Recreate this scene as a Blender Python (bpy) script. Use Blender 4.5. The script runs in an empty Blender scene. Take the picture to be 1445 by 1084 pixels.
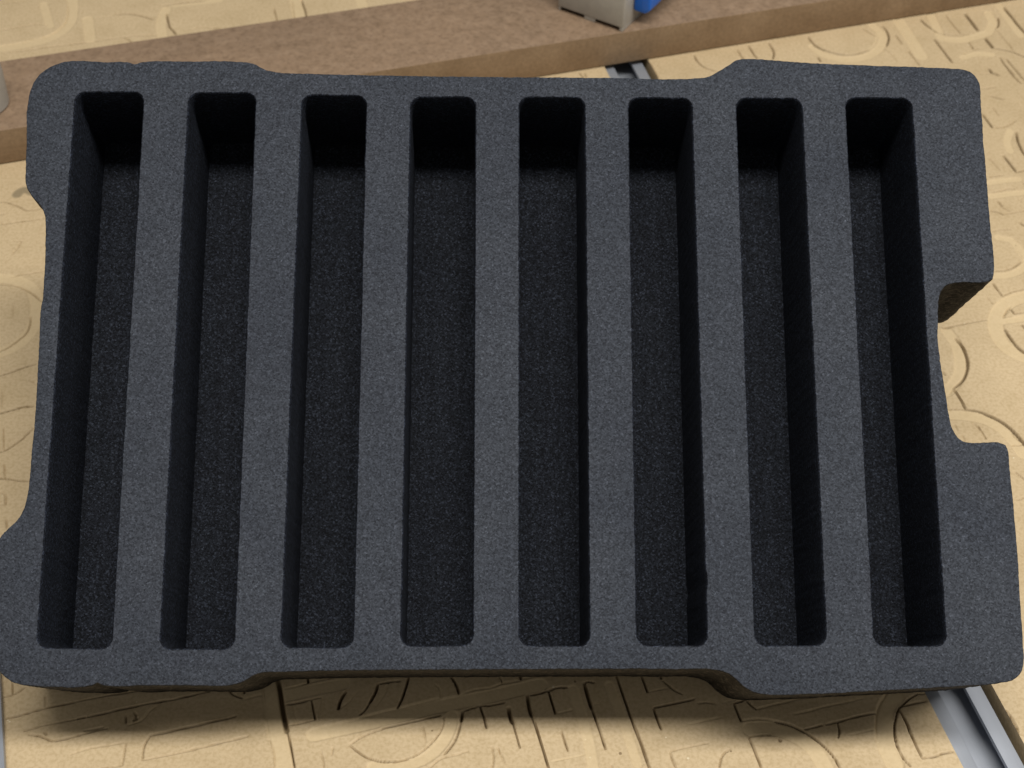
import bpy, bmesh, math, random
import numpy as np
from mathutils import Matrix, Vector
from mathutils import noise as mnoise
random.seed(7); rng = np.random.default_rng(7)
scene = bpy.context.scene
C = scene.collection

# ------------------------------------------------------------------ camera
PX_W, PX_H, PX_F = 1445.0, 1084.0, 2200.0
CAM_X = np.array([0.999649, -0.014853, 0.021926])     # image right
CAM_D = np.array([0.004893, -0.710075, -0.704109])    # image down
CAM_F = np.array([0.026027, 0.703970, -0.709753])     # into the picture
THETA = math.radians(31.5617)                         # foam leans back-up by this much
PITCH, THICK, DEPTH = 0.040, 0.0548, 0.0478           # slot pitch, foam thickness, slot depth
YF = -0.1152                                          # front lip of the foam, in foam coordinates
FT = np.array([-0.138679947, -0.206220901, 13.6526495]) * PITCH   # foam centre in camera axes
Wm = np.column_stack([CAM_X, CAM_D, CAM_F])           # camera axes -> world
f_x = np.array([1.0, 0, 0]); f_y = np.array([0, math.cos(THETA), math.sin(THETA)])
f_z = np.array([0, -math.sin(THETA), math.cos(THETA)])
FOAM_O = -(f_y * YF + f_z * (-THICK))                 # centre of foam's top, in the world (lip at origin)
CAM = FOAM_O - Wm @ FT

cam_data = bpy.data.cameras.new("camera")
cam = bpy.data.objects.new("camera", cam_data); C.objects.link(cam)
m = Matrix.Identity(4)
for i in range(3):
    m[i][0] = CAM_X[i]; m[i][1] = -CAM_D[i]; m[i][2] = -CAM_F[i]; m[i][3] = CAM[i]
cam.matrix_world = m
cam_data.sensor_width = 36.0; cam_data.lens = PX_F / PX_W * 36.0
cam_data.clip_start = 0.01; cam_data.clip_end = 50
cam_data.dof.use_dof = True; cam_data.dof.focus_distance = 0.545; cam_data.dof.aperture_fstop = 24
scene.camera = cam

# ------------------------------------------------------------------ light
w = bpy.data.worlds.new("World"); scene.world = w; w.use_nodes = True
bg = w.node_tree.nodes["Background"]
bg.inputs[0].default_value = (1.0, 0.965, 0.90, 1); bg.inputs[1].default_value = 0.22
def area(name, loc, rot, sx, sy, power, col):
    l = bpy.data.lights.new(name, 'AREA'); l.shape = 'RECTANGLE'; l.size = sx; l.size_y = sy
    l.energy = power; l.color = col
    o = bpy.data.objects.new(name, l); C.objects.link(o); o.location = loc
    o.rotation_euler = rot
    return o
area("overhead_tube_light", (0.70, -0.42, 2.0), (math.radians(-11), 0, 0), 2.5, 0.32, 62, (1.0, 0.965, 0.90))
scene.view_settings.view_transform = 'Standard'; scene.view_settings.look = 'None'
scene.view_settings.exposure = 0.0; scene.view_settings.gamma = 1.0
scene.render.resolution_x = 1024; scene.render.resolution_y = 768

# ------------------------------------------------------------------ helpers
def ray(u, v): return Wm @ np.array([(u - PX_W / 2) / PX_F, (v - PX_H / 2) / PX_F, 1.0])
def on_bed(u, v, h=0.0):
    d = ray(u, v); k = (h - CAM[2]) / d[2]; return CAM + k * d
def on_foam(u, v):
    d = ray(u, v); k = ((FOAM_O - CAM) @ f_z) / (d @ f_z); q = CAM + k * d - FOAM_O
    return (q @ f_x, q @ f_y)
def to_px(P):
    q = (P - CAM) @ Wm
    return q[..., 0] / q[..., 2] * PX_F + PX_W / 2, q[..., 1] / q[..., 2] * PX_F + PX_H / 2
def tag(o, label=None, cat=None, group=None, kind=None):
    for k, v in (("label", label), ("category", cat), ("group", group), ("kind", kind)):
        if v: o[k] = v
    return o
def link(name, me, mat, parent=None):
    o = bpy.data.objects.new(name, me); C.objects.link(o)
    if mat: me.materials.append(mat)
    if parent: o.parent = parent
    return o
def empty(name, loc=(0, 0, 0), rot=(0, 0, 0)):
    o = bpy.data.objects.new(name, None); C.objects.link(o); o.location = loc; o.rotation_euler = rot
    o.empty_display_size = 0.02
    return o
def mesh_pydata(name, vs, fs, smooth=False):
    me = bpy.data.meshes.new(name); me.from_pydata([tuple(map(float, v)) for v in vs], [], fs); me.update()
    if smooth: me.polygons.foreach_set("use_smooth", [True] * len(me.polygons))
    return me
def bm_mesh(name, bm, smooth_angle=None):
    bmesh.ops.recalc_face_normals(bm, faces=bm.faces[:])
    me = bpy.data.meshes.new(name); bm.to_mesh(me); bm.free()
    if smooth_angle is not None:
        me.polygons.foreach_set("use_smooth", [True] * len(me.polygons)); me.set_sharp_from_angle(angle=smooth_angle)
    return me
def prism(pts, z0, z1, bevel=0.0, seg=2):
    bm = bmesh.new()
    lo = [bm.verts.new((p[0], p[1], z0)) for p in pts]; hi = [bm.verts.new((p[0], p[1], z1)) for p in pts]
    n = len(pts); bm.faces.new(lo[::-1]); bm.faces.new(hi)
    for i in range(n): bm.faces.new((lo[i], lo[(i + 1) % n], hi[(i + 1) % n], hi[i]))
    bmesh.ops.recalc_face_normals(bm, faces=bm.faces[:])
    if bevel: bmesh.ops.bevel(bm, geom=bm.edges[:], offset=bevel, segments=seg, affect='EDGES', profile=0.6, clamp_overlap=True)
    return bm

class NT:
    def __init__(s, name):
        s.m = bpy.data.materials.new(name); s.m.use_nodes = True; s.t = s.m.node_tree
        s.b = s.t.nodes["Principled BSDF"]
    def n(s, typ, **kw):
        x = s.t.nodes.new(typ)
        for k, v in kw.items():
            if k.startswith('i_'):
                key = k[2:]; x.inputs[int(key) if key.isdigit() else key.replace('_', ' ')].default_value = v
            else: setattr(x, k, v)
        return x
    def l(s, a, b): s.t.links.new(a, b)
    def coord(s): return s.n('ShaderNodeTexCoord').outputs['Object']
    def noise(s, co, scale, detail=3, rough=0.55):
        x = s.n('ShaderNodeTexNoise'); x.inputs['Scale'].default_value = scale
        x.inputs['Detail'].default_value = detail; x.inputs['Roughness'].default_value = rough
        s.l(co, x.inputs['Vector']); return x.outputs['Fac']
    def ramp(s, fac, stops):
        r = s.n('ShaderNodeValToRGB'); e = r.color_ramp.elements
        while len(e) < len(stops): e.new(0.5)
        for i, (p, c) in enumerate(stops): e[i].position = p; e[i].color = c if len(c) == 4 else (*c, 1)
        s.l(fac, r.inputs['Fac']); return r.outputs['Color']
    def mix(s, a, b, fac, mode='MIX'):
        x = s.n('ShaderNodeMix', data_type='RGBA', blend_type=mode)
        for val, sock in ((fac, x.inputs[0]), (a, x.inputs[6]), (b, x.inputs[7])):
            if isinstance(val, bpy.types.NodeSocket): s.l(val, sock)
            elif isinstance(val, (int, float)): sock.default_value = val
            else: sock.default_value = (*val, 1) if len(val) == 3 else val
        return x.outputs[2]
    def math(s, op, a, b=None, c=None):
        x = s.n('ShaderNodeMath', operation=op)
        for i, val in enumerate((a, b, c)):
            if val is None: continue
            if isinstance(val, bpy.types.NodeSocket): s.l(val, x.inputs[i])
            else: x.inputs[i].default_value = val
        return x.outputs[0]
    def bump(s, h, strength, dist):
        x = s.n('ShaderNodeBump'); x.inputs['Strength'].default_value = strength; x.inputs['Distance'].default_value = dist
        s.l(h, x.inputs['Height']); s.l(x.outputs[0], s.b.inputs['Normal']); return x
    def base(s, sock): s.l(sock, s.b.inputs['Base Color'])

# ------------------------------------------------------------------ materials
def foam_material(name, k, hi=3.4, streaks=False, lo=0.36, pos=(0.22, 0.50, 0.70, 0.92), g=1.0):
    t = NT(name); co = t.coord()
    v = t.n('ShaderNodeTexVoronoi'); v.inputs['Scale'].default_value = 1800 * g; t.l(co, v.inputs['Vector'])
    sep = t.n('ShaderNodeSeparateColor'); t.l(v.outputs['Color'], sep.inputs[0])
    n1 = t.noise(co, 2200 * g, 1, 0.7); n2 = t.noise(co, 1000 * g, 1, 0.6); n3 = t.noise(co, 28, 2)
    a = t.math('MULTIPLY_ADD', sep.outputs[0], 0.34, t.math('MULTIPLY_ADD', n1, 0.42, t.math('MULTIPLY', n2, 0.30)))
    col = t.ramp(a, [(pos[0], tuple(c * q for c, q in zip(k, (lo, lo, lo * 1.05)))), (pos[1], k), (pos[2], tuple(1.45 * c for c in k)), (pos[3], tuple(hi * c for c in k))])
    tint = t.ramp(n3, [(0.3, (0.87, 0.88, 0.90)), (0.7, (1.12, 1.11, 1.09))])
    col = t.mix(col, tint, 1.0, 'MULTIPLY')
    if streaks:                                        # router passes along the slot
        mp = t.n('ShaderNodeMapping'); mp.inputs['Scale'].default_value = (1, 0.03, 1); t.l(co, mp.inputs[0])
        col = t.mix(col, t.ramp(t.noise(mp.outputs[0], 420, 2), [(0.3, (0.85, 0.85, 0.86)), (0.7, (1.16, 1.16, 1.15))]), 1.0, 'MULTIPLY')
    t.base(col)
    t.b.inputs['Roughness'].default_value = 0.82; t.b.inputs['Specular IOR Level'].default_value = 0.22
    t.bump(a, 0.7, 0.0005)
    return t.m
def board_material():
    t = NT("engraved_tan_mdf"); co = t.coord()
    n1 = t.noise(co, 9, 2); n2 = t.noise(co, 60, 3, 0.6); n3 = t.noise(co, 700, 1)
    c = t.ramp(n1, [(0.3, (0.555, 0.430, 0.262)), (0.7, (0.615, 0.482, 0.302))])
    c = t.mix(c, t.ramp(n2, [(0.25, (0.92, 0.91, 0.88)), (0.5, (1, 1, 1)), (0.75, (1.04, 1.04, 1.04))]), 1.0, 'MULTIPLY')
    c = t.mix(c, t.ramp(n3, [(0.3, (0.9, 0.88, 0.84)), (0.6, (1.04, 1.04, 1.05))]), 1.0, 'MULTIPLY')
    # dust specks, dark and pale
    for scale, th, colr in ((95, 0.055, (0.16, 0.10, 0.045)), (130, 0.06, (0.82, 0.72, 0.52))):
        v = t.n('ShaderNodeTexVoronoi'); v.inputs['Scale'].default_value = scale; t.l(co, v.inputs['Vector'])
        s = t.n('ShaderNodeSeparateColor'); t.l(v.outputs['Color'], s.inputs[0])
        near = t.math('LESS_THAN', v.outputs['Distance'], th); rare = t.math('GREATER_THAN', s.outputs[1], 0.72)
        c = t.mix(c, colr, t.math('MULTIPLY', t.math('MULTIPLY', near, rare), 0.7))
    at = t.n('ShaderNodeAttribute', attribute_name='burn_shade'); fr = t.n('ShaderNodeAttribute', attribute_name='fresh_lit')
    st = t.n('ShaderNodeAttribute', attribute_name='shadow_tint')
    c = t.mix(c, (0.70, 0.55, 0.335), t.math('MULTIPLY', fr.outputs['Fac'], 0.55))
    c = t.mix(c, (0.25, 0.20, 0.125), t.math('MULTIPLY', st.outputs['Fac'], 0.85))  # soft shadow put into the board colour
    c = t.mix(c, (0.080, 0.046, 0.016), at.outputs['Fac'])  # groove brown: burnt edges plus painted shade of the step walls
    t.base(c); t.b.inputs['Roughness'].default_value = 0.62; t.b.inputs['Specular IOR Level'].default_value = 0.3
    t.bump(t.math('ADD', n3, t.math('MULTIPLY', n2, 2.0)), 0.25, 0.0004)
    return t.m
def strip_material():
    t = NT("brown_mdf"); co = t.coord()
    n1 = t.noise(co, 150, 3, 0.6); n2 = t.noise(co, 420, 2, 0.6); n3 = t.noise(co, 14, 2)
    c = t.ramp(n1, [(0.25, (0.235, 0.160, 0.103)), (0.48, (0.280, 0.193, 0.127)), (0.75, (0.33, 0.233, 0.158))])
    c = t.mix(c, t.ramp(n2, [(0.3, (0.80, 0.78, 0.76)), (0.5, (1, 1, 1)), (0.75, (1.12, 1.10, 1.08))]), 1.0, 'MULTIPLY')
    c = t.mix(c, t.ramp(n3, [(0.3, (0.92, 0.92, 0.92)), (0.7, (1.07, 1.06, 1.05))]), 1.0, 'MULTIPLY')
    t.base(c); t.b.inputs['Roughness'].default_value = 0.6; t.b.inputs['Specular IOR Level'].default_value = 0.35
    t.bump(n2, 0.25, 0.0006)
    return t.m
def strip_edge_material():
    t = NT("sawn_mdf_edge"); co = t.coord()
    n1 = t.noise(co, 45, 5, 0.6); n2 = t.noise(co, 500, 3)
    c = t.ramp(n1, [(0.3, (0.225, 0.152, 0.090)), (0.7, (0.30, 0.212, 0.132))])
    c = t.mix(c, t.ramp(n2, [(0.3, (0.85, 0.85, 0.85)), (0.7, (1.1, 1.1, 1.1))]), 1.0, 'MULTIPLY')
    t.base(c); t.b.inputs['Roughness'].default_value = 0.75; t.b.inputs['Specular IOR Level'].default_value = 0.2
    t.bump(n2, 0.3, 0.0004)
    return t.m
def metal_material(name, col, rough):
    t = NT(name); co = t.coord()
    mp = t.n('ShaderNodeMapping'); mp.inputs['Scale'].default_value = (60, 1.5, 60); t.l(co, mp.inputs[0])
    n = t.noise(mp.outputs[0], 40, 3); n2 = t.noise(co, 30, 3)
    t.base(t.ramp(n2, [(0.3, tuple(0.86 * k for k in col)), (0.7, col)]))
    t.b.inputs['Metallic'].default_value = 0.45
    t.l(t.math('MULTIPLY_ADD', n, 0.2, rough - 0.1), t.b.inputs['Roughness'])
    t.bump(n, 0.06, 0.0003)
    return t.m
def plain(name, col, rough, spec=0.4, nscale=200, amt=0.06, bump=0.0):
    t = NT(name); co = t.coord(); n = t.noise(co, nscale, 3)
    t.base(t.ramp(n, [(0.3, tuple(k * (1 - amt) for k in col)), (0.7, tuple(k * (1 + amt) for k in col))]))
    t.b.inputs['Roughness'].default_value = rough; t.b.inputs['Specular IOR Level'].default_value = spec
    if bump: t.bump(n, bump, 0.0003)
    return t.m
M_FOAM = foam_material("charcoal_foam_skin", (0.0380, 0.0435, 0.0560), 3.1, pos=(0.24, 0.50, 0.69, 0.90)); M_CUT_SHADED = foam_material("routed_foam_cut_shaded", (0.0115, 0.0145, 0.0225), 4.0, pos=(0.38, 0.52, 0.62, 0.78)); M_FLOOR_SHADED = foam_material("routed_foam_floor_shaded", (0.0150, 0.0180, 0.0255), 4.6, True, 0.3, pos=(0.36, 0.52, 0.64, 0.80)); M_SIDE_SHADED = foam_material("sawn_foam_side_shaded", (0.0085, 0.0075, 0.0066), 6.0, False, 0.05, pos=(0.42, 0.52, 0.60, 0.72), g=0.5); M_BOARD = board_material(); M_STRIP = strip_material(); M_EDGE = strip_edge_material()  # cut foam of slots and sides is coloured darker to deepen its shade
M_ALU = metal_material("brushed_aluminium", (0.40, 0.43, 0.49), 0.45)
M_GREY = plain("warm_grey_plastic", (0.37, 0.35, 0.315), 0.5, bump=0.1)
M_LIGHTGREY = plain("pale_grey_plastic", (0.55, 0.58, 0.62), 0.35)
M_BLUE = plain("bright_blue_plastic", (0.002, 0.125, 0.60), 0.32, 0.5)
M_DARK = plain("dark_rubber", (0.03, 0.024, 0.02), 0.8, 0.2)
M_BASE = plain("dark_machine_base", (0.10, 0.09, 0.08), 0.7, 0.3)

# ------------------------------------------------------------------ the bed: geometry of the track line
TL0, TL1 = on_bed(861, 110), on_bed(1304, 975)          # edge of the left board
TR0, TR1 = on_bed(927, 108), on_bed(1401, 968)          # edge of the right board
tdir = (TL0 - TL1)[:2]; tdir /= np.linalg.norm(tdir)    # along the track, away from the viewer
bdir = np.array([tdir[1], -tdir[0]])                    # across it, to the right
A0 = TL1[:2].copy()
def ab(P): q = np.asarray(P)[..., :2] - A0; return q @ tdir, q @ bdir
GAP = 0.5 * (ab(TR0)[1] + ab(TR1)[1]) - 0.5 * (ab(TL0)[1] + ab(TL1)[1])
BOARD_T, TRACK_DROP = 0.012, 0.0028

# ---- engraved marks traced on the bed: crop origin, crop scale, then lines (strength, width px, points)
MARKS = []
def marks(ox, oy, s, *lines):
    for k, wd, pts in lines: MARKS.append((k, wd, [(ox + x / s, oy + y / s) for x, y in pts]))
marks(0, 0, 9.03, (.45, 2.2, [(-300, 80), (0, 50), (150, 30), (320, 18)]), (.5, 2.4, [(-300, 420), (0, 385), (250, 345), (440, 312), (600, 318)]),
      (.6, 2.4, [(80, 672), (350, 640), (620, 600), (850, 572), (1150, 535), (1445, 492), (1700, 460), (1990, 450)]),
      (.25, 2, [(850, 0), (862, 180), (800, 330), (600, 460), (400, 500)]), (.3, 2, [(1240, 225), (1445, 200)]))
marks(150, 0, 9.03, (.75, 2.6, [(90, 182), (330, 182), (430, 200), (600, 248)]), (.6, 2.4, [(710, 72), (880, 45), (1100, 20), (1250, 5)]),
      (.8, 2.6, [(765, 165), (785, 270), (810, 350), (850, 390), (885, 440)]), (.55, 2.2, [(225, 480), (290, 510), (325, 570)]), (.5, 2.2, [(1100, 372), (1200, 350), (1320, 355), (1500, 385)]))
marks(300, 0, 6.02, (.55, 2, [(0, 232), (60, 242), (130, 265)]), (.6, 2.2, [(520, 70), (540, 150), (552, 210)]), (.75, 2.4, [(755, 0), (785, 90), (803, 170)]), (.3, 2, [(672, 0), (690, 120), (700, 190)]))
marks(0, 230, 12.04, (.6, 2.2, [(-100, 660), (100, 668), (200, 700), (330, 745), (440, 800), (560, 798), (720, 768)]), (.6, 2.2, [(-60, 890), (60, 870)]),
      (.6, 2, [(-80, 1055), (100, 1035), (300, 1000), (540, 972), (740, 940)]))
marks(0, 300, 6.02, (.5, 2, [(-30, 110), (0, 103), (150, 80), (270, 66), (365, 45)]), (.4, 2, [(105, 240), (180, 245), (140, 310), (100, 355)]), (.45, 2, [(100, 540), (240, 520), (370, 498)]),
      (.6, 2.2, [(-60, 610), (0, 612), (120, 620), (200, 645), (280, 690), (350, 750)]), (.7, 2.2, [(262, 880), (250, 960), (215, 1030), (150, 1084), (80, 1135), (0, 1175), (-60, 1195)]), (.25, 2, [(110, 760), (110, 900)]))
marks(0, 460, 6.02, (.75, 2.4, [(-40, 430), (0, 422), (120, 385), (200, 355), (300, 325)]), (.9, 2.6, [(-40, 750), (0, 742), (100, 715), (200, 690), (280, 684)]),
      (.7, 2.2, [(280, 870), (240, 910), (190, 960), (130, 1005), (60, 1050), (0, 1073), (-60, 1090)]), (.4, 2, [(245, 460), (290, 480)]), (.3, 2, [(15, 560), (18, 700)]), (.3, 2, [(30, 860), (32, 1060)]))
marks(0, 620, 6.78, (.75, 2.3, [(-40, 372), (0, 375), (90, 380), (180, 395), (265, 400)]), (.4, 3, [(50, 520), (52, 620), (0, 628), (-40, 630)]), (.35, 2.4, [(-40, 508), (0, 508), (50, 515)]), (.4, 3, [(62, 770), (65, 850)]), (.35, 2.4, [(42, 240), (44, 360)]))
marks(0, 930, 7.04, (.8, 1.6, [(124, 230), (124, 348)]), (.8, 1.8, [(40, 378), (120, 356), (180, 330), (245, 285)]), (.85, 2.2, [(60, 592), (180, 565), (340, 520), (500, 478), (620, 455), (740, 430)]),
      (.55, 2, [(740, 430), (950, 385), (1408, 310)]), (.6, 2, [(240, 715), (420, 665), (600, 628), (755, 598)]), (1, 2.2, [(770, 595), (850, 578)]), (1, 2.4, [(880, 575), (1080, 528), (1200, 500), (1408, 455)]),
      (.8, 2, [(285, 750), (400, 768), (460, 792), (512, 812), (640, 795), (760, 765), (900, 725), (1060, 690)]), (.6, 2, [(840, 715), (980, 690), (1030, 678)]), (.5, 3, [(440, 725), (462, 750)]), (.6, 2, [(1250, 560), (1255, 630)]), (.6, 2, [(1340, 540), (1360, 600), (1325, 615)]),
      (.6, 1.8, [(1248, 835), (1235, 930), (1215, 1050)]), (.7, 1.8, [(1215, 1055), (1080, 1078), (900, 1110)]), (.35, 1.8, [(700, 950), (820, 905), (1000, 868), (1240, 830)]), (.4, 2, [(450, 370), (452, 470)]))
marks(180, 940, 7.225, (1, 2.2, [(0, 432), (120, 400), (310, 365), (450, 345), (600, 310), (840, 255)]), (-.6, 3, [(340, 375), (230, 455), (150, 545), (0, 600)]), (1, 2.6, [(230, 705), (400, 672), (610, 625), (860, 568), (1100, 512)]),
      (.7, 2, [(235, 705), (185, 780), (160, 860), (152, 955)]), (.8, 1.8, [(155, 960), (320, 925), (600, 868), (770, 825), (1000, 770), (1230, 715)]), (.7, 2, [(1045, 250), (1060, 280), (1165, 325)]), (.7, 2, [(1190, 245), (1190, 275)]),
      (-.6, 3, [(1180, 340), (1290, 310), (1390, 285)]), (-.7, 3, [(1375, 180), (1400, 420), (1420, 600), (1440, 750)]), (.5, 2, [(70, 470), (90, 500), (60, 560)]))
marks(360, 940, 7.225, (1.3, 6.5, [(225, 110), (250, 230), (272, 380), (295, 520), (320, 655)]), (.9, 2.2, [(320, 655), (350, 760), (378, 900), (402, 1045)]), (-.6, 2.6, [(70, 180), (100, 400), (120, 600), (150, 740)]), (.5, 1.8, [(155, 745), (190, 900), (195, 1045)]),
      (1, 2.2, [(535, 110), (542, 168)]), (-.6, 3, [(275, 240), (420, 205), (620, 150), (850, 110)]), (.9, 2, [(305, 395), (420, 378), (560, 345), (670, 320)]), (1, 2.2, [(575, 350), (590, 430), (612, 545)]), (.6, 1.8, [(340, 605), (460, 582), (615, 548)]), (-.6, 2.4, [(685, 330), (660, 450), (650, 560)]), (-.5, 2, [(385, 400), (410, 510), (418, 600)]),
      (1.2, 4, [(925, 262), (880, 330), (855, 400), (850, 432)]), (-.5, 2.4, [(1035, 265), (980, 340), (860, 440)]), (1.2, 3.6, [(1252, 185), (1230, 260), (1170, 370)]), (.9, 2.4, [(1170, 370), (1120, 450), (1070, 495)]), (.9, 2.2, [(1255, 182), (1340, 165), (1480, 150)]),
      (-.5, 2.2, [(1365, 175), (1330, 270), (1240, 410)]), (-.6, 3, [(1070, 520), (1200, 490), (1445, 430)]), (.9, 2, [(965, 805), (1040, 870), (1160, 940), (1300, 970), (1445, 968)]), (.7, 1.8, [(965, 800), (1100, 715), (1250, 655), (1445, 602)]), (.5, 1.8, [(670, 870), (690, 950), (705, 1045)]), (.35, 2.4, [(790, 830), (780, 910)]))
marks(540, 940, 7.225, (1.1, 3, [(268, 108), (235, 220), (200, 325), (155, 418)]), (1.1, 3, [(695, 105), (745, 180), (775, 275)]), (-.6, 3, [(0, 465), (160, 430), (380, 375), (590, 325)]), (-.6, 3, [(590, 325), (580, 230), (540, 190)]), (-.6, 3, [(790, 290), (930, 245), (1100, 220), (1220, 180), (1420, 145)]),
      (1, 2.4, [(0, 632), (120, 605), (280, 570), (400, 545), (585, 500)]), (.7, 1.8, [(625, 520), (620, 590), (580, 680), (500, 780), (400, 870), (300, 925), (150, 968), (0, 972)]), (1.1, 4, [(815, 465), (800, 560)]), (.8, 2.4, [(800, 560), (770, 680), (720, 790), (630, 900)]), (1, 2.4, [(820, 458), (900, 432), (1000, 402), (1100, 400), (1240, 370)]),
      (1, 2.8, [(995, 410), (1030, 510), (1058, 630)]), (1.2, 5, [(1285, 430), (1300, 520), (1325, 580)]), (.8, 2.2, [(1325, 580), (1360, 700), (1400, 830)]), (.5, 1.8, [(870, 870), (740, 905), (620, 930), (550, 970), (490, 1030)]), (.55, 1.8, [(1112, 820), (1130, 920), (1120, 1040)]), (.4, 1.8, [(1170, 830), (1240, 980)]), (1, 3, [(1400, 95), (1410, 130)]), (.4, 2, [(400, 600), (425, 700), (435, 775)]), (.4, 1.8, [(1190, 100), (1220, 170)]))
marks(720, 940, 7.225, (-.5, 3, [(110, 135), (250, 105), (350, 95)]), (1.2, 4.5, [(175, 300), (190, 410), (215, 500)]), (1, 2.6, [(215, 500), (260, 620), (300, 740), (350, 900), (390, 1045)]), (1, 3, [(210, 295), (300, 275), (400, 245), (500, 218), (575, 215)]), (1, 3, [(395, 262), (430, 380), (458, 480)]), (-.5, 2.4, [(465, 485), (560, 465), (640, 440)]),
      (.9, 2.2, [(0, 480), (40, 620), (95, 830)]), (1.2, 4.5, [(755, 175), (790, 300), (830, 430)]), (1, 2.6, [(830, 430), (890, 590), (930, 710), (970, 845)]), (1, 2.4, [(755, 172), (800, 158), (850, 168)]), (1.1, 3, [(1085, 100), (1130, 230), (1180, 380), (1220, 500), (1280, 650), (1340, 810), (1390, 960), (1420, 1045)]),
      (.8, 2.4, [(1340, 100), (1370, 180), (1400, 262)]), (-.4, 2, [(1405, 265), (1450, 255)]), (.7, 2, [(520, 665), (550, 760), (585, 865)]), (-.35, 2, [(390, 975), (560, 945), (760, 905)]), (.5, 2.2, [(1030, 1010), (1045, 1045)]), (-.35, 2, [(850, 390), (910, 382)]))
marks(900, 940, 7.225, (.9, 2.4, [(45, 100), (70, 180), (100, 265)]), (-.6, 2.6, [(105, 265), (220, 240), (330, 220)]), (.9, 2.4, [(235, 100), (240, 125)]), (.6, 2.2, [(260, 150), (340, 220), (380, 250), (450, 285)]), (1, 2.4, [(170, 420), (320, 392), (450, 365), (575, 335)]), (1, 3, [(165, 430), (190, 520), (240, 640)]),
      (-.5, 3, [(530, 590), (700, 550), (850, 520)]), (.4, 2, [(610, 380), (700, 370), (790, 385)]), (1.1, 3, [(985, 380), (1010, 450), (1055, 555)]), (.9, 2.2, [(985, 375), (1050, 360), (1100, 340)]), (.8, 2.2, [(1110, 350), (1160, 400), (1210, 440)]), (-.6, 2.6, [(1215, 435), (1320, 410), (1445, 375)]), (-.6, 3, [(1050, 560), (1200, 540), (1330, 545), (1445, 565)]),
      (.7, 2, [(330, 880), (350, 950), (390, 1045)]), (.5, 1.8, [(330, 870), (450, 838), (600, 805), (720, 785)]), (.6, 2.4, [(940, 848), (890, 880), (850, 940), (830, 1045)]), (.9, 2.2, [(1135, 730), (1190, 860), (1260, 1045)]), (.8, 2, [(1135, 720), (1230, 702), (1345, 695)]), (.9, 2.4, [(0, 690), (40, 820), (90, 950), (115, 1045)]), (-.4, 2.2, [(870, 375), (1000, 345)]))
marks(1080, 940, 7.225, (-.6, 2.8, [(0, 412), (150, 380), (400, 320), (700, 250)]), (-.5, 2.8, [(290, 492), (450, 455), (640, 405), (850, 365), (1050, 315)]), (-.6, 2.8, [(1240, 280), (1180, 370), (1140, 480), (1125, 620), (1130, 750)]), (.95, 2.4, [(100, 560), (240, 595), (330, 632), (420, 680)]), (1, 2.4, [(420, 680), (520, 750), (620, 840), (700, 930), (765, 1045)]),
      (1, 2.2, [(405, 645), (500, 622), (580, 602)]), (.9, 2, [(620, 595), (760, 562), (930, 515), (1120, 478)]), (.9, 2, [(740, 580), (755, 660), (745, 730)]), (-.4, 2.4, [(850, 700), (1000, 670), (1130, 640)]), (.9, 3, [(140, 740), (155, 765)]))
marks(1260, 940, 7.53, (1, 2.2, [(265, 295), (180, 345), (110, 405), (65, 450), (35, 540), (18, 640), (25, 760), (60, 880), (120, 990), (185, 1060)]), (1, 2.6, [(75, 470), (140, 600), (220, 790), (310, 975)]), (.9, 2.2, [(90, 430), (220, 400), (355, 372)]), (.5, 1.8, [(265, 298), (335, 297)]), (.9, 2, [(320, 975), (440, 960), (540, 925), (640, 908)]),
      (.9, 2.2, [(1200, 470), (1260, 550), (1310, 640), (1335, 720)]), (.5, 1.8, [(1340, 720), (1393, 722), (1500, 725)]))
marks(780, 50, 5.453, (.8, 2, [(200, 285), (235, 325)]), (.7, 2, [(240, 285), (260, 320)]), (.9, 2.2, [(1085, 150), (1110, 195), (1160, 240), (1250, 275)]), (.3, 1.8, [(800, 225), (830, 250)]), (.5, 2, [(745, 205), (790, 290), (810, 325)]))
marks(1030, 20, 9.03, (.7, 2.4, [(90, 450), (160, 560), (230, 660)]), (.85, 2.4, [(235, 395), (290, 490), (345, 565)]), (.9, 2.4, [(490, 360), (540, 440), (560, 500), (545, 570)]), (.95, 2.8, [(995, 285), (1060, 370), (1150, 430), (1290, 485), (1445, 510)]), (.8, 3, [(1115, 545), (1155, 600)]))
marks(1170, 0, 9.03, (.9, 2.6, [(-70, 640), (0, 655), (120, 690), (260, 698), (380, 678), (500, 640)]), (-.3, 2.4, [(500, 640), (580, 560), (605, 480), (590, 440)]), (.55, 2.2, [(420, 360), (500, 410), (590, 460)]), (.95, 2.6, [(680, 330), (735, 400), (760, 480), (735, 580)]), (.6, 2.4, [(840, 440), (930, 560)]), (.65, 2.2, [(1010, 650), (1080, 740), (1150, 830)]), (.35, 2, [(690, 610), (780, 680), (860, 775)]), (-.3, 2.2, [(880, 330), (1000, 500), (1120, 680)]))
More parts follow.
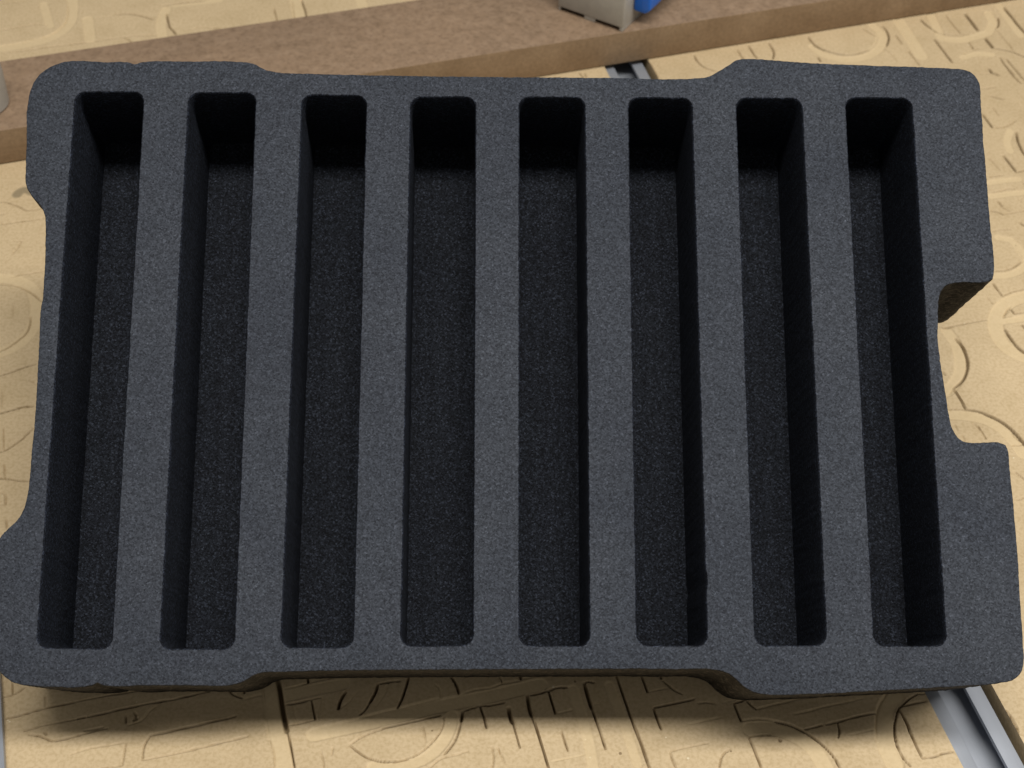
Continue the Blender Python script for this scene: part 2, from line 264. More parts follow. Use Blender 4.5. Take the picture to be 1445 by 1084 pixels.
marks(1305, 0, 10.32, (1, 3, [(-60, 280), (0, 345), (80, 405), (170, 455)]), (.65, 2.4, [(170, 460), (300, 495), (450, 512), (620, 492)]), (.6, 2.2, [(305, 225), (390, 340), (470, 430), (530, 495)]), (1, 4, [(585, 200), (670, 310), (770, 440)]), (.9, 2.2, [(1060, 250), (1075, 320), (1060, 390), (1030, 410)]), (1, 3, [(1150, 105), (1270, 250), (1390, 400), (1480, 500)]),
      (1, 2.8, [(140, 570), (270, 740), (400, 910)]), (.65, 2.4, [(630, 605), (710, 715), (790, 710)]), (1, 4, [(875, 555), (990, 695)]), (.95, 2.8, [(990, 700), (1130, 720), (1290, 762), (1445, 825), (1520, 850)]), (.5, 1.8, [(1040, 430), (1180, 600), (1300, 750)]), (.55, 2.2, [(790, 845), (840, 858), (920, 850)]), (.9, 2.4, [(1095, 835), (1170, 950), (1290, 1084)]), (.75, 2.2, [(1150, 850), (1190, 860), (1300, 990), (1390, 1084)]), (.7, 2.4, [(930, 995), (970, 1045), (1070, 1084)]), (.3, 2.2, [(570, 790), (680, 740)]), (.35, 2.4, [(840, 165), (855, 205)]))
marks(1345, 95, 10.84, (1, 3.6, [(545, 20), (590, 80), (690, 120)]), (.45, 2.2, [(390, 100), (560, 92)]), (.85, 2.2, [(820, 0), (920, 130), (1030, 240), (1090, 240)]), (.75, 2.2, [(920, 0), (1000, 100), (1084, 190), (1150, 260)]), (.7, 2.6, [(440, 322), (530, 320), (640, 300)]), (.8, 2.8, [(570, 440), (660, 462), (760, 485)]), (1, 3, [(440, 710), (510, 800), (600, 920)]), (.6, 2.4, [(610, 930), (700, 925), (850, 885), (960, 810)]), (.35, 2.2, [(600, 600), (690, 740)]), (.8, 2.8, [(960, 990), (985, 1084)]))
marks(1365, 180, 9.85, (1, 3, [(680, 70), (700, 180), (745, 290), (800, 380), (850, 430)]), (1, 3.2, [(505, 390), (590, 500), (680, 615)]), (.8, 2.6, [(690, 620), (790, 595), (900, 570)]), (.4, 2.6, [(290, 420), (360, 490), (450, 590)]), (.7, 2.6, [(310, 685), (400, 672), (490, 660)]), (.6, 2.4, [(340, 892), (470, 880), (560, 850), (650, 855)]), (.6, 2.6, [(415, 1020), (480, 1084)]), (.3, 3, [(730, 990), (750, 1030)]), (.8, 3, [(775, 770), (820, 800)]))
marks(1365, 280, 9.04, (.55, 2.4, [(385, 40), (460, 120), (540, 160)]), (.9, 2.4, [(300, 160), (370, 172), (460, 205)]), (.6, 2.4, [(460, 205), (590, 180), (723, 155), (800, 140)]), (.9, 3, [(670, 310), (723, 345), (780, 370)]), (.6, 2.4, [(330, 420), (420, 400), (540, 395)]), (.75, 2.4, [(345, 928), (470, 918), (580, 885), (700, 800)]), (-.35, 2.4, [(580, 600), (640, 680), (700, 770)]))
marks(1315, 390, 8.34, (.9, 2.4, [(715, 80), (770, 155), (830, 230)]), (.8, 2.2, [(840, 230), (940, 185), (1084, 152), (1150, 140)]), (.9, 2.4, [(90, 590), (140, 602), (300, 575), (450, 545), (640, 512)]), (1, 3.4, [(280, 725), (350, 810), (400, 910), (420, 1000), (420, 1084)]), (1, 3.4, [(860, 625), (920, 720), (1000, 820), (1090, 890), (1200, 950)]), (.9, 2.4, [(915, 370), (970, 440), (1084, 425), (1160, 415)]), (.6, 2, [(840, 475), (880, 400), (920, 350)]), (.35, 1.8, [(840, 480), (950, 465)]), (.9, 3, [(1060, 570), (1084, 600), (1130, 640)]), (.35, 2.4, [(640, 240), (720, 330)]))
marks(1315, 500, 7.746, (1, 3.2, [(375, 0), (395, 90), (385, 180), (340, 280), (240, 365)]), (.35, 2, [(240, 365), (190, 430)]), (1, 3.2, [(240, 380), (310, 490), (370, 598)]), (.7, 2, [(185, 602), (280, 600), (370, 605)]), (1.1, 3.6, [(370, 602), (500, 622), (620, 665), (740, 722), (850, 800), (940, 890), (1007, 970), (1080, 1080)]), (.6, 1.8, [(460, 755), (540, 840), (610, 960)]), (.6, 1.8, [(500, 785), (550, 850)]), (.4, 2, [(245, 765), (285, 835)]), (.7, 2, [(120, 190), (145, 230)]), (.3, 2, [(335, 890), (360, 950)]))
marks(1425, 600, 7.2, (.6, 2, [(20, 70), (60, 120), (180, 200)]), (.7, 2.2, [(30, 200), (160, 190)]), (.6, 2, [(50, 470), (160, 560)]), (.6, 2, [(70, 760), (170, 730)]))
# wide shallow cutter passes: (half width px, depth mm, points)
PASSES = []
def passes(ox, oy, s, *lines):
    for hw, dp, pts in lines: PASSES.append((hw / s, dp, [(ox + x / s, oy + y / s) for x, y in pts]))
passes(0, 0, 9.03, (62, .7, [(922, -100), (925, 120), (905, 260), (800, 390), (620, 490), (350, 560), (60, 610), (-300, 650)]), (45, .5, [(560, 60), (600, 200), (640, 330)]), (60, .5, [(1120, 250), (1150, 500)]))
passes(150, 0, 9.03, (55, .6, [(760, 130), (700, 300), (720, 480)]), (40, .4, [(880, 70), (1445, 10)]))
passes(300, 0, 6.02, (45, .6, [(700, -40), (740, 190)]), (40, .45, [(1250, -20), (1300, 100)]))
passes(0, 300, 6.02, (50, .5, [(-80, 560), (120, 570), (260, 640), (310, 760), (300, 900), (240, 1030), (100, 1150), (-60, 1210)]))
passes(540, 940, 7.225, (70, .6, [(-700, 700), (0, 545), (600, 405), (1100, 305), (1600, 190)]), (55, .6, [(710, 500), (690, 620), (610, 780), (450, 930), (200, 1020), (-100, 1030)]))
passes(360, 940, 7.225, (80, .6, [(150, 100), (200, 400), (270, 800), (300, 1045)]), (60, .5, [(290, 310), (600, 240), (900, 180)]))
passes(720, 940, 7.225, (50, .5, [(640, 240), (720, 480), (800, 760), (850, 1045)]), (45, .5, [(1010, 200), (1150, 560), (1300, 1000)]))
passes(1080, 940, 7.225, (75, .6, [(-150, 640), (100, 640), (330, 720), (500, 850), (620, 1045)]), (80, .7, [(1330, 300), (1235, 420), (1215, 620), (1240, 820), (1320, 1000)]))
passes(1315, 390, 8.34, (78, .8, [(1240, 215), (1084, 240), (920, 300), (800, 400), (755, 530), (780, 690), (880, 830), (1020, 920), (1200, 990)]), (45, .8, [(800, 530), (960, 510), (1240, 455)]), (62, .7, [(180, 640), (290, 800), (335, 960), (330, 1150), (260, 1270), (170, 1360)]))
passes(1315, 500, 7.746, (60, .7, [(200, 660), (400, 675), (600, 720), (760, 810), (900, 950), (1000, 1090)]))
passes(1170, 0, 9.03, (52, .6, [(560, 330), (660, 420), (690, 520), (620, 640), (450, 730), (200, 760), (-60, 700), (-200, 600)]), (70, .5, [(900, 280), (1030, 480), (1180, 720)]))
passes(1305, 0, 10.32, (55, .6, [(60, 150), (250, 560), (480, 590), (800, 520), (930, 480), (990, 330), (930, 200)]), (50, .5, [(1060, 60), (1230, 280), (1400, 520)]), (45, .5, [(560, 840), (760, 790), (980, 800)]))
passes(1365, 180, 9.85, (45, .5, [(600, 60), (560, 200), (600, 330)]), (42, .5, [(300, 770), (500, 740), (720, 720)]), (45, .5, [(330, 960), (620, 920), (800, 900)]))
passes(1365, 280, 9.04, (45, .5, [(400, 500), (560, 530), (680, 640), (780, 760), (700, 900), (520, 980), (350, 990)]))
SHADOW_ARC = [(0 + x / 12.04, 230 + y / 12.04) for x, y in ((290, 540), (340, 490), (410, 460), (480, 470), (540, 500))]  # small curved shadow on the bed, drawn as a grey tint

def bed_line(pts): return np.array([on_bed(*p)[:2] for p in pts])
def smooth_line(P, n=6):
    if len(P) < 3: return P
    Q = np.vstack([2 * P[0] - P[1], P, 2 * P[-1] - P[-2]]); out = []
    for i in range(1, len(Q) - 2):
        p0, p1, p2, p3 = Q[i - 1], Q[i], Q[i + 1], Q[i + 2]
        a = (p1 - p0) / (np.linalg.norm(p1 - p0) + 1e-9); b = (p3 - p2) / (np.linalg.norm(p3 - p2) + 1e-9)
        d = (p2 - p1) / (np.linalg.norm(p2 - p1) + 1e-9); L = np.linalg.norm(p2 - p1)
        t1 = d if a @ d < 0.80 else (a + d) / np.linalg.norm(a + d)
        t2 = d if b @ d < 0.80 else (b + d) / np.linalg.norm(b + d)
        for k in range(n):
            t = k / n; h1 = 2 * t ** 3 - 3 * t ** 2 + 1; h2 = t ** 3 - 2 * t ** 2 + t; h3 = -2 * t ** 3 + 3 * t ** 2; h4 = t ** 3 - t ** 2
            out.append(h1 * p1 + h2 * L * t1 + h3 * p2 + h4 * L * t2)
    out.append(P[-1]); return np.array(out)
def min_dist(XY, line, reach):
    lo = line.min(0) - reach; hi = line.max(0) + reach
    idx = np.nonzero((XY[:, 0] > lo[0]) & (XY[:, 0] < hi[0]) & (XY[:, 1] > lo[1]) & (XY[:, 1] < hi[1]))[0]
    if not len(idx): return idx, None, None
    P = XY[idx]; best = np.full(len(idx), 1e9); along = np.zeros(len(idx)); acc = 0
    for a, b in zip(line[:-1], line[1:]):
        d = b - a; L = np.linalg.norm(d) + 1e-12; t = np.clip(((P - a) @ d) / L ** 2, 0, 1)
        r = np.linalg.norm(P - a - t[:, None] * d, axis=1); mlt = r < best
        best[mlt] = r[mlt]; along[mlt] = acc + t[mlt] * L; acc += L
    return idx, best, along / max(acc, 1e-9)
def sstep(x): x = np.clip(x, 0, 1); return x * x * (3 - 2 * x)
def mm_px(pts): return np.linalg.norm(on_bed(*pts[len(pts) // 2]) - CAM) / PX_F * 1.13
def carve(XY):
    n = len(XY); z = np.zeros(n); burn_shade = np.zeros(n); fresh_lit = np.zeros(n); shadow_tint = np.zeros(n)
    for hw, dp, pts in PASSES:
        L = smooth_line(bed_line(pts)); h = hw * mm_px(pts)
        idx, d, s = min_dist(XY, L, h + 0.002)
        if d is None: continue
        k = sstep((h - d) / 0.0007 + 0.5); z[idx] = np.minimum(z[idx], -dp * 0.00072 * k); fresh_lit[idx] = np.maximum(fresh_lit[idx], k)
    cut = np.zeros(n)
    for kk, wd, pts in MARKS:
        L = smooth_line(bed_line(pts)); h = wd * mm_px(pts) * 0.58
        idx, d, s = min_dist(XY, L, h + 0.002)
        if d is None: continue
        a = abs(kk); fade = 0.55 + 0.45 * sstep(np.minimum(s, 1 - s) / 0.18)
        k = sstep((h - d) / (h * 0.9) + 0.12) * fade
        if pts[0][1] < 660 and pts[0][0] > 700 and kk > 0: a *= 0.85
        cut[idx] = np.maximum(cut[idx], k * a * (0.0019 if kk > 0 else 0.0007))
        if kk > 0: burn_shade[idx] = np.maximum(burn_shade[idx], np.minimum(1, k * 1.25) * 0.9 * min(a, 1.0) ** 1.5)
        else: fresh_lit[idx] = np.maximum(fresh_lit[idx], k)  # lit step edges painted pale, sharing the tint of fresh cuts
    z -= cut
    L = smooth_line(bed_line(SHADOW_ARC)); idx, d, s = min_dist(XY, L, 0.006)
    if d is not None: shadow_tint[idx] = sstep((0.0025 - d) / 0.0016 + 0.5)
    return z, burn_shade, fresh_lit, shadow_tint

# foam outline on the photograph (top face), used for the foam and to know which bed area it hides
OUTLINE = [(37,200),(38,155),(42,130),(52,110),(68,96),(88,88),(110,86),(150,88),(180,88),(190,91),(199,88),(260,87),(345,88),(360,91),(376,99),(390,102),(430,104),(560,107),(700,109),(860,110),(980,111),(1000,108),(1015,100),(1030,91),(1040,85),(1054,83),(1100,86),(1160,90),(1240,93),(1340,97),(1362,99),(1375,106),(1382,119),(1384,140),(1388,200),(1393,260),(1397,310),(1401,345),(1403,384),(1401,394),(1394,398),(1352,399),(1338,402),(1329,410),(1325,425),(1324,450),(1324,480),(1327,510),(1331,535),(1335,560),(1340,590),(1345,607),(1352,618),(1362,624),(1376,625),(1409,625),(1419,628),(1423,637),(1425,660),(1430,710),(1436,780),(1440,850),(1444,910),(1445,938),(1440,952),(1430,960),(1414,964),(1340,970),(1250,975),(1150,980),(1080,981),(1062,977),(1050,970),(1036,957),(1025,950),(1008,946),(950,945),(800,945),(600,946),(480,947),(395,949),(372,950),(357,954),(343,963),(328,967),(260,968),(200,968),(145,968),(137,964),(128,968),(70,970),(40,968),(18,963),(2,952),(-7,938),(-8,900),(-7,820),(-5,775),(0,759),(24,734),(32,722),(37,705),(41,680),(44,640),(48,600),(52,540),(55,480),(57,440),(60,422),(62,390),(64,330),(63,306),(59,294),(50,283),(42,274),(37,263),(36,235)]
def inside(poly, x, y):
    r = np.zeros(x.shape, bool); n = len(poly)
    for i in range(n):
        x1, y1 = poly[i]; x2, y2 = poly[(i + 1) % n]
        c = ((y1 > y) != (y2 > y)); xi = (x2 - x1) * (y - y1) / ((y2 - y1) if y2 != y1 else 1e-9) + x1
        r ^= c & (x < xi)
    return r
cx, cy = 715.0, 530.0
CORE = [(cx + (x - cx) * 0.955, cy + (y - cy) * 0.945) for x, y in OUTLINE]

def board(name, a0, a1, b0, b1):
    """one engraved board in track coordinates; visible 8 mm tiles are finely carved, the rest stays plain"""
    TS, N = 0.008, 20
    na, nb = int(math.ceil((a1 - a0) / TS)), int(math.ceil((b1 - b0) / TS))
    ta = np.linspace(a0, a1, na + 1); tb = np.linspace(b0, b1, nb + 1)
    ca, cb = np.meshgrid((ta[:-1] + ta[1:]) / 2, (tb[:-1] + tb[1:]) / 2, indexing='ij')
    P = A0 + ca[..., None] * tdir + cb[..., None] * bdir
    u, v = to_px(np.concatenate([P, np.zeros(P.shape[:2] + (1,))], -1))
    fine = (u > -60) & (u < PX_W + 60) & (v > -60) & (v < PX_H + 60) & ~inside(CORE, u, v)
    vs = []; fs = []; base = 0
    gi = np.arange(N + 1); q = (gi[:-1, None] * (N + 1) + gi[None, :-1]).ravel()
    quad = np.stack([q, q + 1, q + N + 2, q + N + 1], 1)
    ii, jj = np.nonzero(fine)
    s = np.linspace(0, 1, N + 1)
    for i, j in zip(ii, jj):
        A, B = np.meshgrid(ta[i] + s * (ta[i + 1] - ta[i]), tb[j] + s * (tb[j + 1] - tb[j]), indexing='ij')
        vs.append(np.stack([A.ravel(), B.ravel()], 1)); fs.append(quad + base); base += (N + 1) ** 2
    ii, jj = np.nonzero(~fine)
    for i, j in zip(ii, jj):
        vs.append(np.array([[ta[i], tb[j]], [ta[i], tb[j + 1]], [ta[i + 1], tb[j + 1]], [ta[i + 1], tb[j]]])); fs.append(np.array([[0, 1, 2, 3]]) + base); base += 4
    V = np.concatenate(vs); F = np.concatenate(fs)
    XY = A0 + V[:, :1] * tdir + V[:, 1:] * bdir
    z, burn_shade, fresh_lit, shadow_tint = carve(XY)
    z = z + 0.00006 * np.sin(XY[:, 0] * 310 + 2 * np.sin(XY[:, 1] * 170)) * 0
    # skirt and underside
    co = np.column_stack([XY, z])
    cr = np.array([A0 + a * tdir + b * bdir for a, b in ((a0, b0), (a0, b1), (a1, b1), (a1, b0))])
    n = len(co)
    co = np.vstack([co, np.column_stack([cr, np.full(4, -0.0)]), np.column_stack([cr, np.full(4, -BOARD_T)])])
    top, bot = [n, n + 1, n + 2, n + 3], [n + 4, n + 5, n + 6, n + 7]
    ex = [[top[k], top[(k + 1) % 4], bot[(k + 1) % 4], bot[k]] for k in range(4)] + [bot]
    F = np.vstack([F, np.array(ex)])
    me = bpy.data.meshes.new(name)
    me.vertices.add(len(co)); me.vertices.foreach_set("co", co.astype(np.float32).ravel())
    me.loops.add(F.size); me.loops.foreach_set("vertex_index", F.astype(np.int32).ravel())
    me.polygons.add(len(F)); me.polygons.foreach_set("loop_start", np.arange(0, F.size, 4, dtype=np.int32))
    me.update(calc_edges=True)
    sm = np.ones(len(F), bool); sm[-5:] = False; me.polygons.foreach_set("use_smooth", sm)
    for nm, arr in (("burn_shade", burn_shade), ("fresh_lit", fresh_lit), ("shadow_tint", shadow_tint)):
        at = me.attributes.new(nm, 'FLOAT', 'POINT'); at.data.foreach_set("value", np.concatenate([arr, np.zeros(8)]).astype(np.float32))
    # flip if the top faces point down
    if me.polygons[0].normal.z < 0: me.flip_normals()
    return link(name, me, M_BOARD)

bl = board("spoilboard", -0.16, 0.72, -0.60, 0.0)
tag(bl, "wide tan engraved MDF bed board carrying the black foam", "board")
br = board("spoilboard", -0.16, 0.72, GAP, GAP + 0.30)
tag(br, "tan engraved MDF bed board beyond the aluminium track, beside the foam's notched edge", "board")
base = prism([A0 + a * tdir + b * bdir for a, b in ((-0.16, -0.72), (0.72, -0.72), (0.72, GAP + 0.30), (-0.16, GAP + 0.30))], -0.035, -BOARD_T - 0.0002)
bo = link("machine_bed", bm_mesh("machine_bed", base), M_BASE); tag(bo, kind="structure")

# ------------------------------------------------------------------ aluminium T-track in the gap
def track(name, b_mid, wid, label, a0=-0.16, a1=0.72, flange=0.0062, opening=None):
    root = empty(name, tuple(A0 + b_mid * bdir) + (-BOARD_T,), (0, 0, math.atan2(tdir[1], tdir[0]) - math.pi / 2))
    tag(root, label, "track")
    zt = BOARD_T - TRACK_DROP; h = wid / 2
    def bar(nm, x0, x1, z0, z1, bev=0.0004):
        o = link(nm, bm_mesh(nm, prism([(x0, a0), (x1, a0), (x1, a1), (x0, a1)], z0, z1, bev, 2), 0.6), M_ALU, root); return o
    bar("base", -h, h, 0.0, 0.0016)
    for s in (-1, 1):
        bar("side_wall", min(s * h, s * (h - 0.0016)), max(s * h, s * (h - 0.0016)), 0.0018, zt - 0.0022)
        bar("flange", min(s * h, s * (h - flange)), max(s * h, s * (h - flange)), zt - 0.0020, zt)
    return root
track("aluminium_track", GAP / 2 - 0.0012, GAP - 0.0030, "silver aluminium slotted track running diagonally between the two engraved boards")

# ------------------------------------------------------------------ brown MDF strip behind the foam
E0, E1 = on_bed(0, 233), on_bed(1100, 54.5)
sd = (E1 - E0)[:2]; sd /= np.linalg.norm(sd); sn = np.array([-sd[1], sd[0]])
hs = []
for u, v in ((15, 185), (700, 76.5), (1060, 17)):          # top front arris of the strip
    lo, hi = 0.0, 0.08
    for _ in range(50):
        h = (lo + hi) / 2; P = on_bed(u, v, h)
        if (P[:2] - E0[:2]) @ sn > 0: lo = h
        else: hi = h
    hs.append(h)
STRIP_H = sum(hs) / 3
wds = [(on_bed(u, v, STRIP_H)[:2] - E0[:2]) @ sn for u, v in ((10, 91.5), (300, 47), (515, 4))]
STRIP_W = sum(wds) / 3
so = empty("mdf_strip", (E0[0], E0[1], 0.0006), (0, 0, math.atan2(sd[1], sd[0])))
tag(so, "long brown MDF strip lying across the bed behind the foam", "board")
bm = prism([(-0.22, 0), (0.95, 0), (0.95, STRIP_W), (-0.22, STRIP_W)], 0, STRIP_H, 0.0005, 2)
bm.normal_update()
me = bm_mesh("strip", bm, 0.7); me.materials.append(M_STRIP); me.materials.append(M_EDGE)
for p in me.polygons: p.material_index = 0 if p.normal.z > 0.5 else 1
sb = link("strip_body", me, None, so)

# ------------------------------------------------------------------ grey block with blue lever on the strip
ZS = STRIP_H + 0.0006
k0 = on_bed(878, 46.5, ZS)[:2]; k1 = on_bed(787, 14.5, ZS)[:2]; k2 = on_bed(918, 8, ZS)[:2]
du = k1 - k0; Lu = np.linalg.norm(du); du /= Lu; dv = np.array([-du[1], du[0]])
if dv @ (k2 - k0) < 0: dv = -dv
Lv = 0.050; BH = 0.0235
blk = empty("clamp_block", (k0[0], k0[1], ZS)); tag(blk, "small grey block with a bright blue lever standing on the brown strip", "clamp")
def loc(p, q): return du * p + dv * q
def bpart(nm, rects, mat, bev=0.0006):
    bm = None
    allm = bmesh.new()
    for p0, p1, q0, q1, z0, z1 in rects:
        b = prism([loc(p0, q0), loc(p1, q0), loc(p1, q1), loc(p0, q1)], z0, z1, bev, 2)
        tmp = bpy.data.meshes.new("tmp"); b.to_mesh(tmp); b.free(); allm.from_mesh(tmp); bpy.data.meshes.remove(tmp)
    return link(nm, bm_mesh(nm, allm, 0.6), mat, blk)
bpart("body", [(0, Lu, 0, Lv, 0.0026, BH)], M_GREY, 0.0009)
for a, b in ((0.0, 0.06), (0.42, 0.60), (0.96, 1.0)):
    bpart("foot", [(a * Lu + 0.0003, b * Lu - 0.0003, 0.0004, Lv - 0.0004, 0, 0.0028)], M_GREY, 0.0002)
bpart("base_pad", [(0.02 * Lu, 0.98 * Lu, 0.0035, Lv - 0.003, 0.0, 0.0025)], M_DARK, 0.0002)
bpart("cap", [(0.0008, Lu - 0.0008, 0.0008, Lv - 0.0008, BH + 0.0001, BH + 0.0035)], M_LIGHTGREY, 0.0009)
lev = bmesh.new()
prof = [(-0.0002, 0.0085), (-0.0075, 0.0085), (-0.0105, 0.0115), (-0.0105, 0.0265), (-0.0002, 0.0285)]
q0, q1 = 0.0105, 0.045
va = [lev.verts.new((*loc(p, q0), z)) for p, z in prof]; vb = [lev.verts.new((*loc(p, q1), z)) for p, z in prof]
lev.faces.new(va); lev.faces.new(vb[::-1])
for i in range(len(prof)): lev.faces.new((va[i], va[(i + 1) % len(prof)], vb[(i + 1) % len(prof)], vb[i]))
bmesh.ops.recalc_face_normals(lev, faces=lev.faces[:]); bmesh.ops.bevel(lev, geom=lev.edges[:], offset=0.0014, segments=3, affect='EDGES', profile=0.5, clamp_overlap=True)
link("lever", bm_mesh("lever", lev, 0.6), M_BLUE, blk)

# ------------------------------------------------------------------ grey knob at the left end of the strip
kp = on_bed(-26, 148, ZS)
kn = empty("round_clamp", (kp[0], kp[1], ZS)); tag(kn, "rounded grey clamp knob standing on the end of the brown strip", "clamp")
def lathe(nm, prof, mat, par, seg=40):
    bm = bmesh.new(); rings = []
    for r, z in prof:
        rings.append([bm.verts.new((r * math.cos(2 * math.pi * i / seg), r * math.sin(2 * math.pi * i / seg), z)) for i in range(seg)])
    for a, b in zip(rings, rings[1:]):
        for i in range(seg): bm.faces.new((a[i], a[(i + 1) % seg], b[(i + 1) % seg], b[i]))
    bm.faces.new(rings[0][::-1]); bm.faces.new(rings[-1])
    return link(nm, bm_mesh(nm, bm, 0.6), mat, par)
lathe("body", [(0.0128, 0), (0.0138, 0.001), (0.0141, 0.018), (0.0135, 0.025), (0.0118, 0.0285)], M_GREY, kn)
lathe("cap", [(0.0116, 0.0286), (0.0110, 0.0305), (0.008, 0.032), (0.002, 0.0325)], M_LIGHTGREY, kn)

# ------------------------------------------------------------------ pale metal rail at the near left corner
r0 = on_bed(2.5, 955)[:2]; r1 = on_bed(9.5, 1084)[:2]; rd = (r0 - r1) / np.linalg.norm(r0 - r1); rn = np.array([-rd[1], rd[0]])
if rn[0] > 0: rn = -rn
rl = prism([r1 - rd * 0.12, r1 - rd * 0.12 + rn * 0.022, r0 + rd * 0.018 + rn * 0.022, r0 + rd * 0.018], 0.0004, 0.004, 0.0005, 2)
ro = link("metal_bar", bm_mesh("metal_bar", rl, 0.6), M_ALU); tag(ro, "flat pale metal bar on the board by the foam's rounded front corner", "bar")

# ------------------------------------------------------------------ the foam insert
foam = empty("foam_insert", (0, 0, 0.0002), (THETA, 0, 0))
tag(foam, "charcoal foam insert with eight long slots, propped up at the back", "foam insert")
def resample(P, step):
    P = np.array(P); P = smooth_line(np.vstack([P, P[:1]]), 8)
    seg = np.linalg.norm(np.diff(P, axis=0), axis=1); s = np.concatenate([[0], np.cumsum(seg)])
    n = int(s[-1] / step); t = np.linspace(0, s[-1], n, endpoint=False)
    return np.column_stack([np.interp(t, s, P[:, 0]), np.interp(t, s, P[:, 1])])
def normals_out(P):
    d = np.roll(P, -1, 0) - np.roll(P, 1, 0); d /= np.linalg.norm(d, axis=1)[:, None]
    n = np.column_stack([d[:, 1], -d[:, 0]])
    area2 = np.sum(P[:, 0] * np.roll(P[:, 1], -1) - np.roll(P[:, 0], -1) * P[:, 1])
    return n if area2 > 0 else -n
def rough(P, amp, seed):
    n = normals_out(P); k = np.array([amp * (0.7 * mnoise.noise((p[0] * 160, p[1] * 160, seed)) + 0.55 * mnoise.noise((p[0] * 520, p[1] * 520, seed + 5)) + 0.6 * mnoise.noise((p[0] * 900, p[1] * 900, seed + 9))) for p in P])
    return P + n * k[:, None]
def rounded_quad(q, r, step):
    q = np.array(q); out = []
    for i in range(4):
        p, a, b = q[i], q[i - 1], q[(i + 1) % 4]
        da = (a - p) / np.linalg.norm(a - p); db = (b - p) / np.linalg.norm(b - p)
        s, e = p + da * r, p + db * r; ctr = p + (da + db) * r
        for k in range(9):
            t = k / 8; ang = t * math.pi / 2
            out.append(ctr - db * r * math.cos(ang) * 1.0 - da * r * math.sin(ang) * 1.0 if False else ctr + (-db * math.cos(ang) - da * math.sin(ang)) * r)
        nxt = b + (p - b) / np.linalg.norm(p - b) * r
        L = np.linalg.norm(nxt - e); m_ = max(2, int(L / step))
        for k in range(1, m_): out.append(e + (nxt - e) * k / m_)
    return np.array(out)
def ring3(P, z): return [(p[0], p[1] - YF, z + THICK) for p in P]

outl = rough(resample([on_foam(*p) for p in OUTLINE], 0.0007), 0.00022, 1.0)
if np.sum(outl[:, 0] * np.roll(outl[:, 1], -1) - np.roll(outl[:, 0], -1) * outl[:, 1]) < 0: outl = outl[::-1]
# nothing may dip below the lip that rests on the bed
outl[:, 1] = np.maximum(outl[:, 1], YF)
SLOTS = [(107,131,203,131,157,916,52,914),(267,132,361,132,330,916,226,916),(427,135,517,136,498,914,397,914),(580,138,671,138,667,911,566,912),
         (733,138,825,138.5,832,912,733,911),(887,139,976,139.5,998,912,899,911),(1039,139.5,1131,140,1166,911,1066,911.5),(1193,139,1286,139.5,1335,912,1234,912)]
NICK = np.array(on_foam(998, 822))
bm = bmesh.new(); top_edges = []
def add_ring(bm, pts): return [bm.verts.new(p) for p in pts]
def bridge(bm, a, b):
    n = len(a)
    for i in range(n): bm.faces.new((a[i], a[(i + 1) % n], b[(i + 1) % n], b[i]))
no = normals_out(outl)
rings = [add_ring(bm, ring3(outl - no * 0.0004, 0.0)), add_ring(bm, ring3(outl - no * 0.00012, -0.00015)), add_ring(bm, ring3(outl, -0.0006))]
NW = 14
for k in range(1, NW + 1):
    zz = -0.0006 - (THICK - 0.0006) * k / NW
    am = np.array([0.0004 * mnoise.noise((p[0] * 420, p[1] * 420, zz * 420)) for p in outl]) if k < NW else 0 * outl[:, 0]
    pw = outl + no * am[:, None]; pw[:, 1] = np.maximum(pw[:, 1], YF)
    rings.append(add_ring(bm, ring3(pw, zz)))
for a, b in zip(rings, rings[1:]): bridge(bm, a, b)
top = rings[0]; top_edges += [bm.edges.get((top[i], top[(i + 1) % len(top)])) for i in range(len(top))]
slot_rims = []
for si, s in enumerate(SLOTS):
    q = [on_foam(s[2 * k], s[2 * k + 1]) for k in range(4)]
    P = rough(rounded_quad(q, 0.0037, 0.0006), 0.00019, 20.0 + si)
    if np.sum(P[:, 0] * np.roll(P[:, 1], -1) - np.roll(P[:, 0], -1) * P[:, 1]) < 0: P = P[::-1]
    if si == 5:
        d = np.linalg.norm(P - NICK, axis=1); P = P + normals_out(P) * (0.0005 * np.exp(-(d / 0.003) ** 2))[:, None]
    nn = normals_out(P)
    v = add_ring(bm, ring3(P + nn * 0.0004, 0.0))
    top_edges += [bm.edges.new((v[i], v[(i + 1) % len(v)])) for i in range(len(v))]
    slot_rims.append((P, nn))
bmesh.ops.triangle_fill(bm, use_beauty=True, use_dissolve=False, edges=top_edges, normal=(0, 0, 1))
bot = rings[-1]; bot_edges = [bm.edges.get((bot[i], bot[(i + 1) % len(bot)])) for i in range(len(bot))]
bmesh.ops.triangle_fill(bm, use_beauty=True, use_dissolve=False, edges=bot_edges, normal=(0, 0, -1))
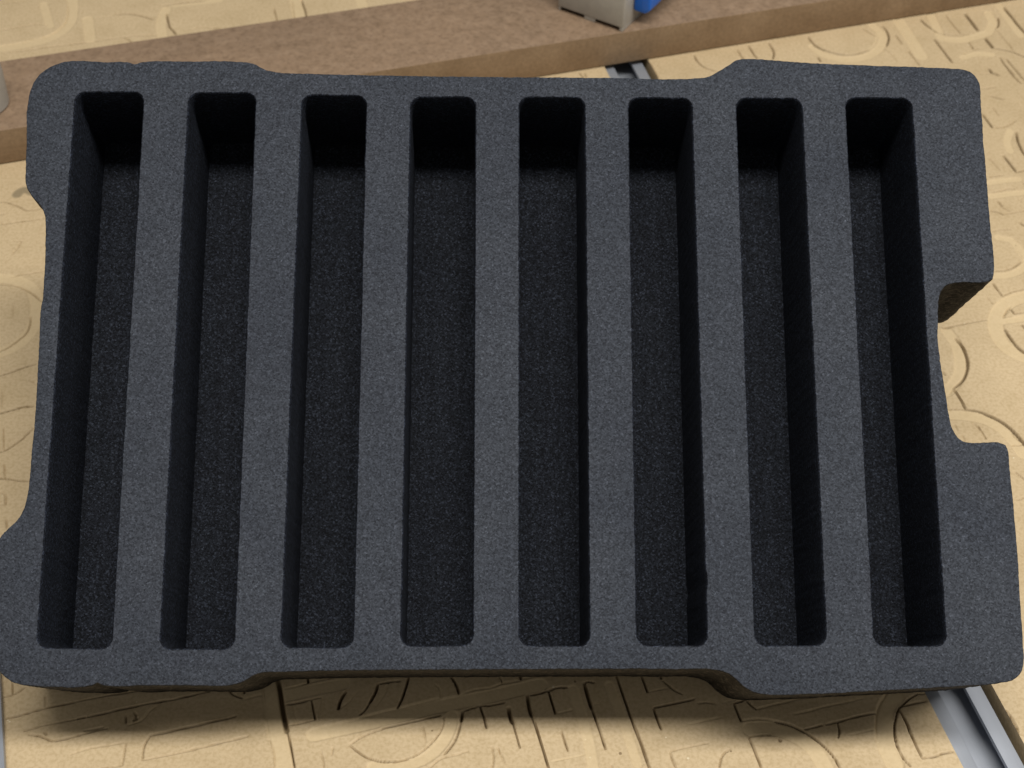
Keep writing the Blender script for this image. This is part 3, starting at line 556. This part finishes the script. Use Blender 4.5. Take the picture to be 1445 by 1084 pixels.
me = bm_mesh("foam_body", bm, 0.9); me.materials.append(M_FOAM); me.materials.append(M_SIDE_SHADED)
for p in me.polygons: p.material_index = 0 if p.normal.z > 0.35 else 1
body = link("foam_body", me, None, foam)
for P, nn in slot_rims:
    bm = bmesh.new()
    rr = [add_ring(bm, ring3(P + nn * 0.0004, 0.0)), add_ring(bm, ring3(P + nn * 0.00018, -0.00018)), add_ring(bm, ring3(P, -0.0006))]
    for k in range(1, 13):
        zz = -0.0006 - (DEPTH - 0.0006) * k / 12
        am = np.array([0.00015 * mnoise.noise((p[0] * 420, p[1] * 420, zz * 420 + 7)) for p in P]) if k < 12 else 0 * P[:, 0]
        rr.append(add_ring(bm, ring3(P + nn * am[:, None], zz)))
    for a, b in zip(rr, rr[1:]): bridge(bm, a, b)
    me = bm_mesh("slot_wall", bm, 0.9)
    so_ = link("slot_wall", me, M_CUT_SHADED, foam)
    bm = bmesh.new(); fl = add_ring(bm, ring3(P + nn * 0.0003, -DEPTH + 0.00005)); bm.faces.new(fl); bmesh.ops.triangulate(bm, faces=bm.faces[:])
    me = bm_mesh("slot_floor", bm)
    if me.polygons[0].normal.z < 0: me.flip_normals()
    link("slot_floor", me, M_FLOOR_SHADED, so_)

# ------------------------------------------------------------------ what holds the foam's back edge up
pb = bmesh.new(); tt = math.tan(THETA)
x0, x1, y0, y1 = -0.06, 0.06, 0.128, 0.146
vs = [pb.verts.new(p) for p in ((x0, y0, 0.0002), (x1, y0, 0.0002), (x1, y1, 0.0002), (x0, y1, 0.0002), (x0, y0, y0 * tt - 0.0002), (x1, y0, y0 * tt - 0.0002), (x1, y1, y1 * tt - 0.0002), (x0, y1, y1 * tt - 0.0002))]
for f in ((3, 2, 1, 0), (4, 5, 6, 7), (0, 1, 5, 4), (1, 2, 6, 5), (2, 3, 7, 6), (3, 0, 4, 7)): pb.faces.new([vs[i] for i in f])
po = link("prop_block", bm_mesh("prop_block", pb), M_EDGE); tag(po, "upright MDF offcut underneath the foam, propping up its back", "block")
